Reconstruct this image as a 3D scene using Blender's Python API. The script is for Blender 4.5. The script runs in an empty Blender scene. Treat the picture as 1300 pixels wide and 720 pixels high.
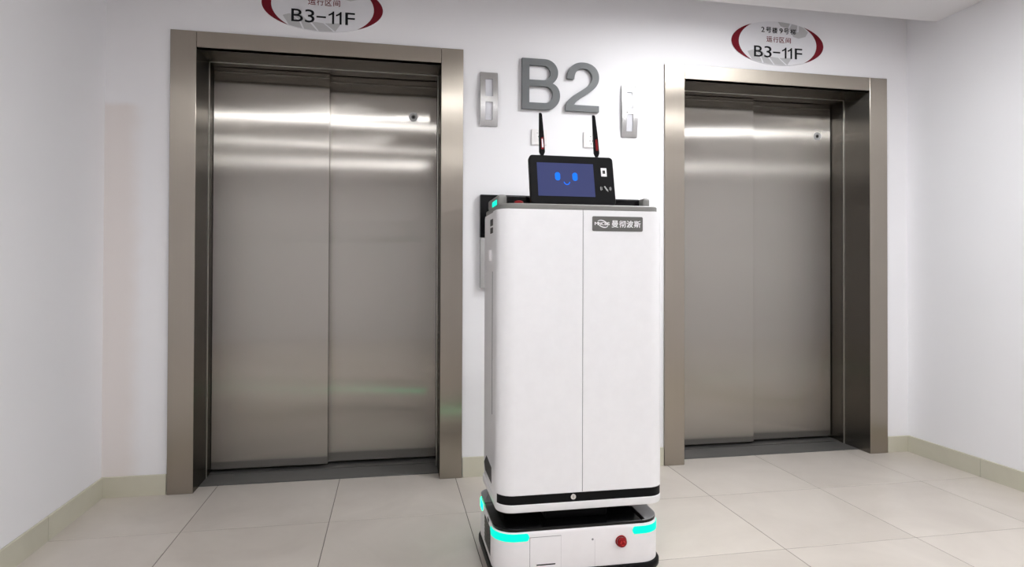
import bpy, bmesh, math, random
from mathutils import Vector, Matrix

random.seed(4)
C = bpy.context.scene.collection
SC = bpy.context.scene
PI = math.pi

# ------------------------------------------------------------------ camera
cam_data = bpy.data.cameras.new('camera')
cam = bpy.data.objects.new('camera', cam_data)
C.objects.link(cam)
cam_data.sensor_fit = 'HORIZONTAL'
cam_data.sensor_width = 36.0
cam_data.lens = 799.3 / 1300 * 36.0
cam_data.shift_y = -23.6 / 1300
cam_data.clip_start = 0.05
_r = Vector((0.98221794, -0.18771443, 0.00334981))
_u = Vector((-0.00507963, -0.00873490, 0.99994895))
_f = Vector((0.18767558, 0.98218481, 0.00953309))
_p = Vector((0.862551, -3.349029, 1.097238))
cam.matrix_world = Matrix(((_r.x, _u.x, -_f.x, _p.x), (_r.y, _u.y, -_f.y, _p.y),
                           (_r.z, _u.z, -_f.z, _p.z), (0, 0, 0, 1)))
SC.camera = cam

# ------------------------------------------------------------------ world, exposure
world = bpy.data.worlds.new('world'); SC.world = world
world.use_nodes = True
world.node_tree.nodes['Background'].inputs[0].default_value = (0.9, 0.93, 1.0, 1)
world.node_tree.nodes['Background'].inputs[1].default_value = 0.3
SC.view_settings.view_transform = 'Standard'
SC.view_settings.look = 'None'
SC.view_settings.gamma = 1.0
SC.view_settings.use_curve_mapping = False
SC.view_settings.exposure = 0.23
SC.cycles.max_bounces = 14
SC.cycles.diffuse_bounces = 8
SC.cycles.glossy_bounces = 6
SC.cycles.caustics_reflective = False
SC.cycles.caustics_refractive = False
SC.cycles.use_denoising = True

# ceiling lamps: (x, y, length x, length y, watts)
PANELS = [(2.50, -1.02, 0.60, 0.60, 28.0), (0.55, -2.40, 0.90, 0.17, 7.5),
          (3.10, -2.40, 0.90, 0.30, 19.0), (0.35, -3.65, 0.55, 0.22, 6.0), (1.9, -4.7, 1.2, 0.60, 28.0)]  # last panel is an added, unseen fill for robot front and doors
DOWNLIGHT = (1.36, -2.08, 8.0)
CEIL = 2.56
XL, XR, YB = -0.502, 3.98, -6.2      # left wall, right wall, rear wall


# ------------------------------------------------------------------ helpers
def obj(name, bm, mat=None, parent=None, smooth=False, keep=False):
    me = bpy.data.meshes.new(name)
    if not keep:
        bmesh.ops.recalc_face_normals(bm, faces=bm.faces)
    bm.to_mesh(me); bm.free()
    o = bpy.data.objects.new(name, me)
    C.objects.link(o)
    for m in (mat if isinstance(mat, (list, tuple)) else [mat]):
        if m: me.materials.append(m)
    if smooth:
        for p in me.polygons: p.use_smooth = True
        me.set_sharp_from_angle(angle=math.radians(35))
    if parent: setparent(o, parent)
    return o


def setparent(o, parent):
    # meshes are written in world coordinates; only roots (Empties) are moved
    o.parent = parent
    if parent.parent is None and parent.type == 'EMPTY':
        o.matrix_parent_inverse = Matrix.Translation(parent.location).inverted()


def thing(name, label, cat, loc=(0, 0, 0), group=None):
    o = bpy.data.objects.new(name, None); C.objects.link(o)
    o.empty_display_size = 0.1
    o.location = loc
    o['label'] = label; o['category'] = cat
    if group: o['group'] = group
    return o


def tag(o, label, cat, group=None):
    o['label'] = label; o['category'] = cat
    if group: o['group'] = group
    return o


def struct(name, bm, mat, parent=None, smooth=False):
    o = obj(name, bm, mat, parent, smooth)
    if not parent: o['kind'] = 'structure'
    return o


def BM(): return bmesh.new()


def add_box(bm, x0, x1, y0, y1, z0, z1, mi=0):
    v = [bm.verts.new(c) for c in ((x0, y0, z0), (x1, y0, z0), (x1, y1, z0), (x0, y1, z0),
                                   (x0, y0, z1), (x1, y0, z1), (x1, y1, z1), (x0, y1, z1))]
    fs = []
    for q in ((0, 3, 2, 1), (4, 5, 6, 7), (0, 1, 5, 4), (1, 2, 6, 5), (2, 3, 7, 6), (3, 0, 4, 7)):
        f = bm.faces.new([v[i] for i in q]); f.material_index = mi; fs.append(f)
    return v, fs


def box(*a):
    bm = BM(); add_box(bm, *a); return bm


def bev_box(x0, x1, y0, y1, z0, z1, w, seg=2):
    bm = BM(); add_box(bm, x0, x1, y0, y1, z0, z1)
    bmesh.ops.bevel(bm, geom=list(bm.edges), offset=w, segments=seg, affect='EDGES', profile=0.5)
    return bm


def rr_outline(x0, x1, y0, y1, r, seg=10):
    """closed rounded rectangle, counter-clockwise, starts at front-left corner; r = radius or (fl, fr, br, bl)"""
    if not isinstance(r, (tuple, list)): r = (r,) * 4
    pts = []
    for (cx, cy, a0, rad) in ((x0 + r[0], y0 + r[0], PI, r[0]), (x1 - r[1], y0 + r[1], 1.5 * PI, r[1]),
                              (x1 - r[2], y1 - r[2], 0, r[2]), (x0 + r[3], y1 - r[3], .5 * PI, r[3])):
        for k in range(seg + 1):
            a = a0 + .5 * PI * k / seg
            pts.append((cx + rad * math.cos(a), cy + rad * math.sin(a)))
    return pts


def loft(bm, rings, cap=True):
    vs = [[bm.verts.new(p) for p in ring] for ring in rings]
    n = len(rings[0])
    for a, b in zip(vs, vs[1:]):
        for i in range(n):
            j = (i + 1) % n
            bm.faces.new((a[i], a[j], b[j], b[i]))
    if cap:
        bm.faces.new(vs[0][::-1]); bm.faces.new(vs[-1])
    return bm


def rr_loft(x0, x1, y0, y1, r, levels, seg=10, bm=None):
    """levels: (z, inset) pairs"""
    bm = bm or BM()
    if not isinstance(r, (tuple, list)): r = (r,) * 4
    rings = []
    for z, d in levels:
        o = rr_outline(x0 + d, x1 - d, y0 + d, y1 - d, tuple(max(.001, q - d) for q in r), seg)
        rings.append([(a, b, z) for a, b in o])
    return loft(bm, rings)


def strip(path, z0, z1, t0, t1, rz=0.0, bm=None):
    """solid band along an open (x, y) path, from offset t0 to t1 along the outward (right-hand) normal; rz rounds the ends"""
    bm = bm or BM()
    n = len(path); nor = []; s = [0.0]
    for i in range(n):
        a = Vector(path[max(0, i - 1)]); b = Vector(path[min(n - 1, i + 1)])
        d = (b - a).normalized(); nor.append(Vector((d.y, -d.x)))
        if i: s.append(s[-1] + (Vector(path[i]) - Vector(path[i - 1])).length)
    rings = []
    zc = (z0 + z1) / 2; h = (z1 - z0) / 2
    for i in range(n):
        k = 1.0
        if rz:
            e = min(s[i], s[-1] - s[i]) / rz
            k = max(.12, math.sqrt(max(0, 1 - (1 - min(1, e)) ** 2)))
        p = Vector(path[i]); a = p + nor[i] * t0; b = p + nor[i] * t1
        lo, hi = zc - h * k, zc + h * k
        rings.append([(a.x, a.y, lo), (b.x, b.y, lo), (b.x, b.y, hi), (a.x, a.y, hi)])
    return loft(bm, rings)


def resample(path, step):
    out = [Vector(path[0])]
    for a, b in zip(path, path[1:]):
        a, b = Vector(a), Vector(b); L = (b - a).length; k = max(1, int(L / step))
        for i in range(1, k + 1): out.append(a.lerp(b, i / k))
    return [tuple(p) for p in out]


def add_disc(bm, c, axis, r0, r1, depth, seg=24, dome=0.0):
    """solid of revolution standing on point c, along axis; r0 base radius, r1 top radius"""
    ax = Vector(axis).normalized()
    q = ax.to_track_quat('Z', 'Y')
    prof = [(r0, 0.0), (r1, depth)]
    if dome:
        for k in range(1, 5):
            a = .5 * PI * k / 5
            prof.append((r1 * math.cos(a), depth + dome * math.sin(a)))
    rings = [[Vector(c) + q @ Vector((r * math.cos(2 * PI * i / seg), r * math.sin(2 * PI * i / seg), h)) for i in range(seg)]
             for r, h in prof]
    return loft(bm, rings)


def add_ring(bm, c, axis, ro, ri, depth, seg=28):
    ax = Vector(axis).normalized(); q = ax.to_track_quat('Z', 'Y')
    prof = [(ri, 0), (ro, 0), (ro, depth * .7), ((ro * .9 + ri * .1), depth), ((ro * .2 + ri * .8), depth), (ri, depth * .6)]
    rings = [[Vector(c) + q @ Vector((r * math.cos(2 * PI * i / seg), r * math.sin(2 * PI * i / seg), h)) for r, h in prof]
             for i in range(seg)]
    vs = [[bm.verts.new(p) for p in ring] for ring in rings]
    m = len(prof)
    for i in range(seg):
        a, b = vs[i], vs[(i + 1) % seg]
        for j in range(m):
            k = (j + 1) % m
            bm.faces.new((a[j], b[j], b[k], a[k]))
    return bm


def prism(bm, poly, y0, y1):
    """extrude an (x, z) polygon between y0 and y1"""
    a = [bm.verts.new((x, y0, z)) for x, z in poly]; b = [bm.verts.new((x, y1, z)) for x, z in poly]
    n = len(poly)
    for i in range(n):
        j = (i + 1) % n
        bm.faces.new((a[i], a[j], b[j], b[i]))
    bm.faces.new(a[::-1]); bm.faces.new(b)
    return bm


# ------------------------------------------------------------------ lettering: outlines of the characters, 1000 units per em
GLYPH = {"2":[[466,93,205,93,273,177,328,249,368,312,396,369,412,424,417,478,410,538,390,589,359,632,318,664,267,684,209,691,182,689,155,684,129,675,102,662,75,646,48,626,48,503,75,534,101,558,127,575,153,587,177,593,202,595,234,591,262,578,286,559,304,534,315,503,319,467,318,440,314,416,307,393,298,371,286,347,271,321,239,270,200,216,159,161,116,107,74,55,34,7,34,0,466,0]],"B":[[75,0,309,0,386,8,446,29,490,60,520,97,538,139,543,182,538,226,523,265,499,298,467,326,427,347,379,360,379,362,411,378,438,397,458,419,472,445,480,475,483,508,478,551,461,591,433,627,393,656,340,675,273,682,75,682],[173,594,263,594,303,591,334,581,356,566,371,546,379,524,382,499,378,466,366,438,346,417,318,402,282,393,238,390,173,390],[173,302,291,302,338,298,376,288,405,272,426,251,438,225,442,196,439,170,430,145,412,123,385,105,347,92,296,88,173,88]],"3":[[81,569,103,578,124,586,143,591,161,595,179,597,197,598,231,595,260,586,283,571,300,550,311,525,315,496,311,467,300,443,281,423,255,409,221,400,180,397,180,307,224,305,261,295,289,277,310,253,322,225,326,193,323,162,312,135,296,114,274,98,247,87,216,84,191,85,166,90,141,97,115,107,90,120,64,136,64,30,88,18,113,9,137,1,161,-4,185,-8,209,-9,269,-2,321,18,364,49,396,90,417,140,424,198,421,233,414,266,400,297,382,324,357,346,326,360,354,378,376,398,393,421,404,447,411,478,413,513,407,564,388,607,358,643,318,669,269,685,212,691,187,690,164,688,143,684,122,678,101,671,81,662]],"–":[[509,285,-9,285,-9,221,509,221]],"1":[[358,0,275,0,275,530,226,492,170,460,120,440,120,520,180,550,240,598,290,650,306,691,358,691]],"F":[[440,682,76,682,76,0,174,0,174,317,440,317,440,405,174,405,174,594,440,594]],"9":[[187,-9,263,47,329,115,384,191,426,274,452,358,461,442,454,510,433,570,400,620,356,658,304,682,244,691,185,683,134,661,93,628,62,586,43,539,36,489,43,436,62,388,92,348,131,317,177,297,229,290,247,291,266,294,284,298,302,303,319,311,335,319,321,275,298,231,267,187,228,144,181,102,127,63],[134,490,138,520,149,546,166,568,188,584,215,594,246,598,276,593,304,581,327,561,344,536,356,507,360,475,360,467,360,459,359,450,359,441,357,431,355,420,336,408,318,399,300,392,282,387,265,384,250,383,219,387,191,398,168,414,150,436,138,462]],"号":[[260,732,736,732,736,596,260,596],[185,799,185,530,815,530,815,799],[63,440,63,371,269,371,236,276,203,191,727,191,697,59,663,-1,644,-8,615,-10,545,-9,444,-2,462,-38,470,-74,568,-78,639,-77,688,-71,726,-50,774,37,812,225,815,246,816,259,315,259,352,371,933,371,933,440]],"楼":[[417,786,458,715,491,650,551,681,518,743,475,812],[835,822,797,747,752,675,804,650,852,717,902,794],[618,840,618,645,380,645,380,582,571,582,467,494,352,429,378,404,400,375,513,448,618,544,618,382,689,382,689,547,796,452,909,380,931,410,958,436,843,498,736,582,934,582,934,645,689,645,689,840],[760,231,722,153,665,92,598,116,530,140,558,183,586,231],[426,110,513,81,597,50,485,10,344,-15,361,-45,374,-78,545,-40,677,18,788,-30,879,-76,931,-22,843,20,737,64,796,139,836,231,944,231,944,296,621,296,638,332,654,367,581,381,563,339,542,296,359,296,359,231,506,231,465,166],[178,840,178,647,56,647,56,577,174,577,115,368,32,197,54,162,72,124,128,239,178,384,178,-79,247,-79,247,444,286,369,315,307,361,361,307,447,247,537,247,577,345,577,345,647,247,647,247,840]],"梯":[[193,840,193,647,50,647,50,577,187,577,121,367,31,197,53,162,71,124,137,249,193,407,193,-79,262,-79,262,444,303,368,334,304,380,358,324,446,262,537,262,577,369,577,369,647,262,647,262,840],[623,426,623,316,472,316,486,426],[427,490,414,366,397,252,590,252,473,119,331,25,357,-2,379,-32,510,61,623,189,623,-80,694,-80,694,252,877,252,866,131,852,85,841,77,825,75,796,76,751,79,764,45,770,9,820,8,858,10,887,18,909,35,933,109,947,286,948,305,949,316,694,316,694,426,917,426,917,677,798,677,837,746,875,818,803,840,767,758,724,677,564,677,594,690,563,762,517,837,458,813,498,745,527,677,391,677,391,613,623,613,623,490],[694,613,847,613,847,490,694,490]],"运":[[380,777,380,706,884,706,884,777],[68,738,164,669,245,604,297,658,214,721,118,786],[375,119,470,137,825,169,864,93,931,128,849,272,750,432,688,403,738,321,789,234,459,209,537,337,606,478,955,478,955,549,314,549,314,478,516,478,452,338,404,253,375,213,349,195,364,155],[252,490,42,490,42,420,179,420,179,101,110,56,37,-15,90,-84,162,4,222,42,264,22,320,-16,439,-60,597,-71,786,-68,944,-61,952,-20,967,21,787,7,599,2,451,11,336,51,287,83,252,105]],"行":[[435,780,435,708,927,708,927,780],[267,841,163,725,35,622,58,593,79,562,218,678,339,811],[391,504,391,432,728,432,728,17,722,0,702,-5,643,-5,545,-3,561,-40,570,-77,689,-76,759,-66,794,-37,804,16,804,432,955,432,955,504],[307,626,179,459,25,322,53,291,78,259,135,308,192,364,192,-83,266,-83,266,446,326,522,378,600]],"区":[[927,786,97,786,97,-50,952,-50,952,22,171,22,171,713,927,713],[259,585,381,482,505,369,370,249,226,149,258,121,286,92,425,196,558,319,679,198,772,92,833,147,734,253,609,374,712,501,802,637,731,665,650,540,555,422,432,530,313,629]],"间":[[91,615,91,-80,168,-80,168,615],[106,791,175,716,227,644,289,684,235,756,164,827],[379,295,619,295,619,160,379,160],[379,491,619,491,619,358,379,358],[311,554,311,98,690,98,690,554],[352,784,352,713,836,713,836,11,832,-3,819,-7,782,-7,723,-6,737,-41,747,-75,825,-73,878,-63,905,-37,913,11,913,784]],"曼":[[246,643,753,643,753,581,246,581],[246,753,753,753,753,692,246,692],[174,805,174,529,827,529,827,805],[651,429,823,429,823,346,651,346],[409,429,578,429,578,346,409,346],[174,429,337,429,337,346,174,346],[103,482,103,293,897,293,897,482],[718,179,624,116,508,67,392,117,300,179],[87,241,87,179,223,179,213,174,301,100,409,38,233,4,50,-14,67,-46,79,-81,299,-53,508,-1,702,-52,914,-80,932,-47,955,-15,776,4,609,37,743,114,844,214,798,244,784,241]],"彻":[[211,840,135,735,38,639,59,612,77,584,186,692,279,815],[236,628,141,485,26,366,48,331,66,298,106,338,147,383,147,-80,215,-80,215,470,260,537,299,605],[566,775,566,705,676,705,638,260,423,-26,450,-51,472,-80,701,231,743,705,864,705,851,192,826,18,812,3,794,-1,755,-1,699,3,714,-35,720,-74,777,-75,826,-72,862,-60,889,-30,921,166,935,734,935,775],[382,103,429,138,590,236,581,266,574,300,454,234,454,519,578,552,563,616,454,587,454,805,385,805,385,569,278,541,292,477,385,501,385,238,374,194,351,173,369,139]],"波":[[92,777,186,720,265,662,309,722,230,778,135,830],[38,506,135,454,215,398,258,460,177,512,80,562],[62,-21,128,-67,209,90,285,256,226,301,144,127],[597,625,597,448,426,448,426,625],[354,695,354,442,335,198,234,-42,267,-59,296,-79,396,144,425,381,451,381,519,236,611,112,497,35,368,-20,395,-49,417,-82,546,-23,663,60,780,-22,918,-80,940,-46,967,-16,831,36,715,112,816,253,886,430,839,451,825,448,670,448,670,625,859,625,833,558,807,501,872,480,916,574,957,684,903,698,890,695,670,695,670,841,597,841,597,695],[522,381,793,381,737,261,662,161,582,263]],"斯":[[179,143,125,50,52,-27,84,-48,112,-71,188,17,251,123],[316,114,367,46,406,-18,468,16,428,78,376,142],[387,829,387,707,204,707,204,829,135,829,135,707,53,707,53,640,135,640,135,231,38,231,38,164,536,164,536,231,457,231,457,640,529,640,529,707,457,707,457,829],[204,640,387,640,387,548,204,548],[204,488,387,488,387,394,204,394],[204,333,387,333,387,231,204,231],[567,736,567,390,545,159,435,-47,464,-70,489,-95,611,129,637,389,637,434,785,434,785,-81,856,-81,856,434,961,434,961,504,637,504,637,688,806,730,954,784,893,839,745,782]],"M":[[709,682,618,682,391,402,165,682,73,682,73,0,171,0,171,531,173,531,383,267,399,267,609,531,611,531,611,0,709,0]],"N":[[706,682,614,682,614,154,152,682,74,682,74,0,166,0,166,525,622,0,706,0]],"C":[[656,635,611,653,570,667,530,678,493,685,457,690,422,691,319,679,229,644,154,589,97,517,61,430,48,331,57,256,87,179,136,107,207,47,300,6,416,-9,467,-7,513,-1,555,8,593,20,629,34,663,51,663,158,624,135,584,116,544,101,504,90,464,83,425,81,348,90,281,114,226,153,184,205,158,268,149,340,158,411,185,474,227,527,281,567,347,592,421,601,460,599,498,593,537,584,575,570,615,552,656,530]],"S":[[399,643,375,658,350,670,325,679,299,686,273,690,247,691,188,685,138,668,97,642,66,606,47,561,40,509,62,428,116,368,188,320,259,275,313,226,335,165,332,145,323,126,308,108,287,93,259,83,224,79,191,82,159,90,128,105,98,124,70,148,44,178,44,54,73,34,102,19,133,6,165,-2,199,-7,235,-9,287,-3,333,15,372,43,401,80,419,125,426,176,404,268,350,333,279,381,207,422,153,466,131,522,135,545,145,564,161,581,183,593,209,600,239,603,263,602,288,597,315,588,342,575,370,556,399,532]]}
GLYPH_ADV = {'2': 500, 'B': 590, '3': 490, '–': 560, '1': 385, 'F': 480, '9': 500, 'M': 790, 'N': 790, 'C': 720, 'S': 490}


def glyph_mesh(polys, depth=0.0, offset=0.0, bevel=0.0):
    """polys in metres, (x, z) plane; returns a mesh facing -y, front at y = -depth"""
    cu = bpy.data.curves.new('lettering_outline', 'CURVE')
    cu.dimensions = '2D'; cu.fill_mode = 'BOTH'
    cu.extrude = depth / 2; cu.offset = offset; cu.bevel_depth = bevel
    for pl in polys:
        sp = cu.splines.new('POLY'); sp.points.add(len(pl) - 1); sp.use_cyclic_u = True
        for p, (x, y) in zip(sp.points, pl): p.co = (x, y, 0, 1)
    tmp = bpy.data.objects.new('lettering_outline', cu)
    C.objects.link(tmp)
    dg = bpy.context.evaluated_depsgraph_get()
    me = bpy.data.meshes.new_from_object(tmp.evaluated_get(dg))
    bpy.data.objects.remove(tmp); bpy.data.curves.remove(cu)
    me.transform(Matrix.Rotation(PI / 2, 4, 'X'))
    me.transform(Matrix.Translation((0, -depth / 2, 0)))
    return me


def text_polys(s, x0, x1, z0, z1, track=0.0, cjk=False, zref=None):
    """fit the string into the box x0..x1, z0..z1"""
    polys = []; x = 0.0
    for ch in s:
        big = ord(ch) > 0x3000
        adv = 1000 if big else GLYPH_ADV.get(ch, 560)
        for g in GLYPH[ch]:
            polys.append([(x + g[i], g[i + 1]) for i in range(0, len(g), 2)])
        x += adv + track
    xs = [p[0] for q in polys for p in q]; zs = [p[1] for q in polys for p in q]
    a, b, c, d = min(xs), max(xs), min(zs), max(zs)
    return [[(x0 + (px - a) / (b - a) * (x1 - x0), z0 + (pz - c) / (d - c) * (z1 - z0)) for px, pz in q] for q in polys]


def placed_polys(items):
    """characters fitted one by one: (character, x0, x1, z0, z1)"""
    out = []
    for ch, a, b, c, d in items: out.append(text_polys(ch, a, b, c, d))
    return out


def lettering(name, groups, y, mat, parent, depth=0.0008, bold=0.0):
    """one mesh of flat raised characters; groups holds one outline list per character; bold widens the strokes"""
    bm = BM()
    for polys in groups:
        me = glyph_mesh(polys, depth)
        for i, (dx, dz) in enumerate(((0, 0),) if not bold else ((-bold, 0), (bold, 0), (0, -bold * .6), (0, bold * .6))):
            m2 = me.copy(); m2.transform(Matrix.Translation((dx, y - i * .00015, dz))); bm.from_mesh(m2); bpy.data.meshes.remove(m2)
        bpy.data.meshes.remove(me)
    for f in bm.faces: f.material_index = 0
    return obj(name, bm, mat, parent, keep=True)


# ------------------------------------------------------------------ materials
def new_mat(name):
    m = bpy.data.materials.new(name); m.use_nodes = True
    nt = m.node_tree; b = nt.nodes['Principled BSDF']
    return m, nt, b


def N(nt, t, **kw):
    n = nt.nodes.new(t)
    for k, v in kw.items():
        if k.startswith('i_'): n.inputs[k[2:].replace('_', ' ')].default_value = v
        else: setattr(n, k, v)
    return n


def plain(name, col, rough=.5, metal=0.0, emit=None, strength=0.0, coat=0.0, spec=.5, var=.03, scale=30):
    m, nt, b = new_mat(name)
    b.inputs['Roughness'].default_value = rough
    b.inputs['Metallic'].default_value = metal
    b.inputs['Specular IOR Level'].default_value = spec
    b.inputs['Coat Weight'].default_value = coat
    tc = N(nt, 'ShaderNodeTexCoord'); no = N(nt, 'ShaderNodeTexNoise'); no.inputs['Scale'].default_value = scale
    no.inputs['Detail'].default_value = 3
    nt.links.new(tc.outputs['Object'], no.inputs['Vector'])
    mr = N(nt, 'ShaderNodeMix', data_type='RGBA')
    mr.inputs[6].default_value = tuple(c * (1 - var) for c in col) + (1,)
    mr.inputs[7].default_value = tuple(min(1, c * (1 + var)) for c in col) + (1,)
    nt.links.new(no.outputs['Fac'], mr.inputs[0]); nt.links.new(mr.outputs[2], b.inputs['Base Color'])
    if emit:
        b.inputs['Emission Color'].default_value = emit + (1,)
        b.inputs['Emission Strength'].default_value = strength
    return m


def wall_paint(name, col, stain=None):
    """matt white paint with faint roller texture; stain = (x0, x1, z0, z1, colour): a patch of old paint"""
    m, nt, b = new_mat(name)
    L = nt.links.new
    b.inputs['Roughness'].default_value = .62
    b.inputs['Specular IOR Level'].default_value = .3
    tc = N(nt, 'ShaderNodeTexCoord')
    n1 = N(nt, 'ShaderNodeTexNoise'); n1.inputs['Scale'].default_value = 1.6; n1.inputs['Detail'].default_value = 5
    L(tc.outputs['Object'], n1.inputs['Vector'])
    mx = N(nt, 'ShaderNodeMix', data_type='RGBA')
    mx.inputs[6].default_value = tuple(c * .975 for c in col) + (1,); mx.inputs[7].default_value = tuple(min(1, c * 1.02) for c in col) + (1,)
    L(n1.outputs['Fac'], mx.inputs[0])
    out = mx.outputs[2]
    if stain:
        x0, x1, z0, z1, sc = stain
        n2 = N(nt, 'ShaderNodeTexNoise'); n2.inputs['Scale'].default_value = 9; n2.inputs['Detail'].default_value = 4
        L(tc.outputs['Object'], n2.inputs['Vector'])
        off = N(nt, 'ShaderNodeVectorMath', operation='SCALE'); off.inputs[3].default_value = .05
        L(n2.outputs['Color'], off.inputs[0])
        ad = N(nt, 'ShaderNodeVectorMath', operation='ADD'); L(tc.outputs['Object'], ad.inputs[0]); L(off.outputs[0], ad.inputs[1])
        sp = N(nt, 'ShaderNodeSeparateXYZ'); L(ad.outputs[0], sp.inputs[0])
        def ramp(sock, a, c):
            r = N(nt, 'ShaderNodeMapRange', interpolation_type='SMOOTHSTEP')
            r.inputs[1].default_value = a; r.inputs[2].default_value = c
            L(sock, r.inputs[0]); return r.outputs[0]
        fx = ramp(sp.outputs['X'], x1 + .05, x1 - .05); fz = ramp(sp.outputs['Z'], z1 + .02, z1 - .02)
        mu = N(nt, 'ShaderNodeMath', operation='MULTIPLY'); L(fx, mu.inputs[0]); L(fz, mu.inputs[1])
        m2 = N(nt, 'ShaderNodeMath', operation='MULTIPLY'); L(mu.outputs[0], m2.inputs[0]); m2.inputs[1].default_value = .8
        ms = N(nt, 'ShaderNodeMix', data_type='RGBA'); ms.inputs[7].default_value = sc + (1,)
        L(m2.outputs[0], ms.inputs[0]); L(out, ms.inputs[6]); out = ms.outputs[2]
    L(out, b.inputs['Base Color'])
    n3 = N(nt, 'ShaderNodeTexNoise'); n3.inputs['Scale'].default_value = 140; n3.inputs['Detail'].default_value = 2
    L(tc.outputs['Object'], n3.inputs['Vector'])
    bp = N(nt, 'ShaderNodeBump'); bp.inputs['Strength'].default_value = .06; bp.inputs['Distance'].default_value = .002
    L(n3.outputs['Fac'], bp.inputs['Height']); L(bp.outputs[0], b.inputs['Normal'])
    return m


def steel(name, col, ax, ay, wave=.0, grain=.02):
    """hairline stainless steel with vertical hairlines: reflections spread sideways (ax) far more than up and down (ay)"""
    m, nt, b = new_mat(name); L = nt.links.new
    nt.nodes.remove(b)
    gl = N(nt, 'ShaderNodeBsdfAnisotropic', distribution='GGX')
    gl.inputs['Roughness'].default_value = (ax * ay) ** .25
    gl.inputs['Anisotropy'].default_value = (ay / ax) ** .5 - 1
    L(gl.outputs[0], nt.nodes['Material Output'].inputs['Surface'])
    ge = N(nt, 'ShaderNodeNewGeometry'); cr = N(nt, 'ShaderNodeVectorMath', operation='CROSS_PRODUCT')
    L(ge.outputs['Normal'], cr.inputs[0]); cr.inputs[1].default_value = (0, .03, 1)
    L(cr.outputs[0], gl.inputs['Tangent'])
    tc = N(nt, 'ShaderNodeTexCoord')
    mp = N(nt, 'ShaderNodeMapping'); mp.inputs['Scale'].default_value = (160, 160, 1.2)
    L(tc.outputs['Object'], mp.inputs[0])
    no = N(nt, 'ShaderNodeTexNoise'); no.inputs['Scale'].default_value = 1; no.inputs['Detail'].default_value = 2
    L(mp.outputs[0], no.inputs['Vector'])
    mx = N(nt, 'ShaderNodeMix', data_type='RGBA')
    mx.inputs[6].default_value = tuple(c * (1 - grain) for c in col) + (1,); mx.inputs[7].default_value = tuple(min(1, c * (1 + grain)) for c in col) + (1,)
    L(no.outputs['Fac'], mx.inputs[0]); L(mx.outputs[2], gl.inputs['Color'])
    if wave:
        m2 = N(nt, 'ShaderNodeMapping'); m2.inputs['Scale'].default_value = (1.1, 1.1, 1.6)
        L(tc.outputs['Object'], m2.inputs[0])
        n2 = N(nt, 'ShaderNodeTexNoise'); n2.inputs['Scale'].default_value = 1.5; n2.inputs['Detail'].default_value = 1
        L(m2.outputs[0], n2.inputs['Vector'])
        bp = N(nt, 'ShaderNodeBump'); bp.inputs['Strength'].default_value = 1; bp.inputs['Distance'].default_value = wave
        L(n2.outputs['Fac'], bp.inputs['Height']); L(bp.outputs[0], gl.inputs['Normal'])
    return m


def tile_mat(name, c0, c1, rough, scale):
    m, nt, b = new_mat(name); L = nt.links.new
    tc = N(nt, 'ShaderNodeTexCoord'); oi = N(nt, 'ShaderNodeObjectInfo')
    ad = N(nt, 'ShaderNodeVectorMath', operation='ADD')
    sc = N(nt, 'ShaderNodeVectorMath', operation='SCALE'); sc.inputs[3].default_value = 37.0
    cb = N(nt, 'ShaderNodeCombineXYZ'); L(oi.outputs['Random'], cb.inputs[0]); L(oi.outputs['Random'], cb.inputs[1]); L(cb.outputs[0], sc.inputs[0])
    L(tc.outputs['Object'], ad.inputs[0]); L(sc.outputs[0], ad.inputs[1])
    n1 = N(nt, 'ShaderNodeTexNoise'); n1.inputs['Scale'].default_value = scale; n1.inputs['Detail'].default_value = 5; n1.inputs['Roughness'].default_value = .58
    n1.inputs['Distortion'].default_value = .8
    L(ad.outputs[0], n1.inputs['Vector'])
    rp = N(nt, 'ShaderNodeValToRGB'); rp.color_ramp.elements[0].position = .1; rp.color_ramp.elements[1].position = .9
    rp.color_ramp.elements[0].color = c0 + (1,); rp.color_ramp.elements[1].color = c1 + (1,)
    L(n1.outputs['Fac'], rp.inputs[0])
    hv = N(nt, 'ShaderNodeHueSaturation'); L(rp.outputs[0], hv.inputs['Color'])
    mr = N(nt, 'ShaderNodeMapRange'); mr.inputs[3].default_value = .965; mr.inputs[4].default_value = 1.03
    L(oi.outputs['Random'], mr.inputs[0]); L(mr.outputs[0], hv.inputs['Value'])
    L(hv.outputs[0], b.inputs['Base Color'])
    n2 = N(nt, 'ShaderNodeTexNoise'); n2.inputs['Scale'].default_value = 3; n2.inputs['Detail'].default_value = 4
    L(ad.outputs[0], n2.inputs['Vector'])
    r = N(nt, 'ShaderNodeMapRange'); r.inputs[3].default_value = rough * .8; r.inputs[4].default_value = rough * 1.25
    L(n2.outputs['Fac'], r.inputs[0]); L(r.outputs[0], b.inputs['Roughness'])
    b.inputs['Specular IOR Level'].default_value = .4
    return m


M = {}
M['wall'] = wall_paint('white_wall_paint', (.80, .795, .815))
M['wall_back'] = wall_paint('white_wall_paint_stained', (.80, .795, .815), (-.6, -.335, 0, 1.93, (.73, .675, .65)))
M['ceiling'] = wall_paint('ceiling_paint', (.78, .77, .78))
M['tile'] = tile_mat('beige_floor_tile', (.47, .424, .378), (.635, .587, .533), .31, 2.2)
M['baseboard'] = tile_mat('cream_baseboard_tile', (.50, .48, .39), (.58, .56, .46), .38, 3.5)
M['grout'] = plain('grey_grout', (.20, .18, .16), .9)
M['caulk'] = plain('white_caulk', (.70, .69, .66), .7)
M['steel'] = steel('brushed_steel', (.40, .36, .31), .24, .03, .0)
M['steel_door'] = steel('brushed_door_steel', (.475, .447, .412), .34, .0065, .0005)
M['steel_shaded'] = steel('shaded_lining_steel', (.19, .178, .16), .20, .02, .0)  # same steel, with the recess's dark reflections put into its base colour
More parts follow.
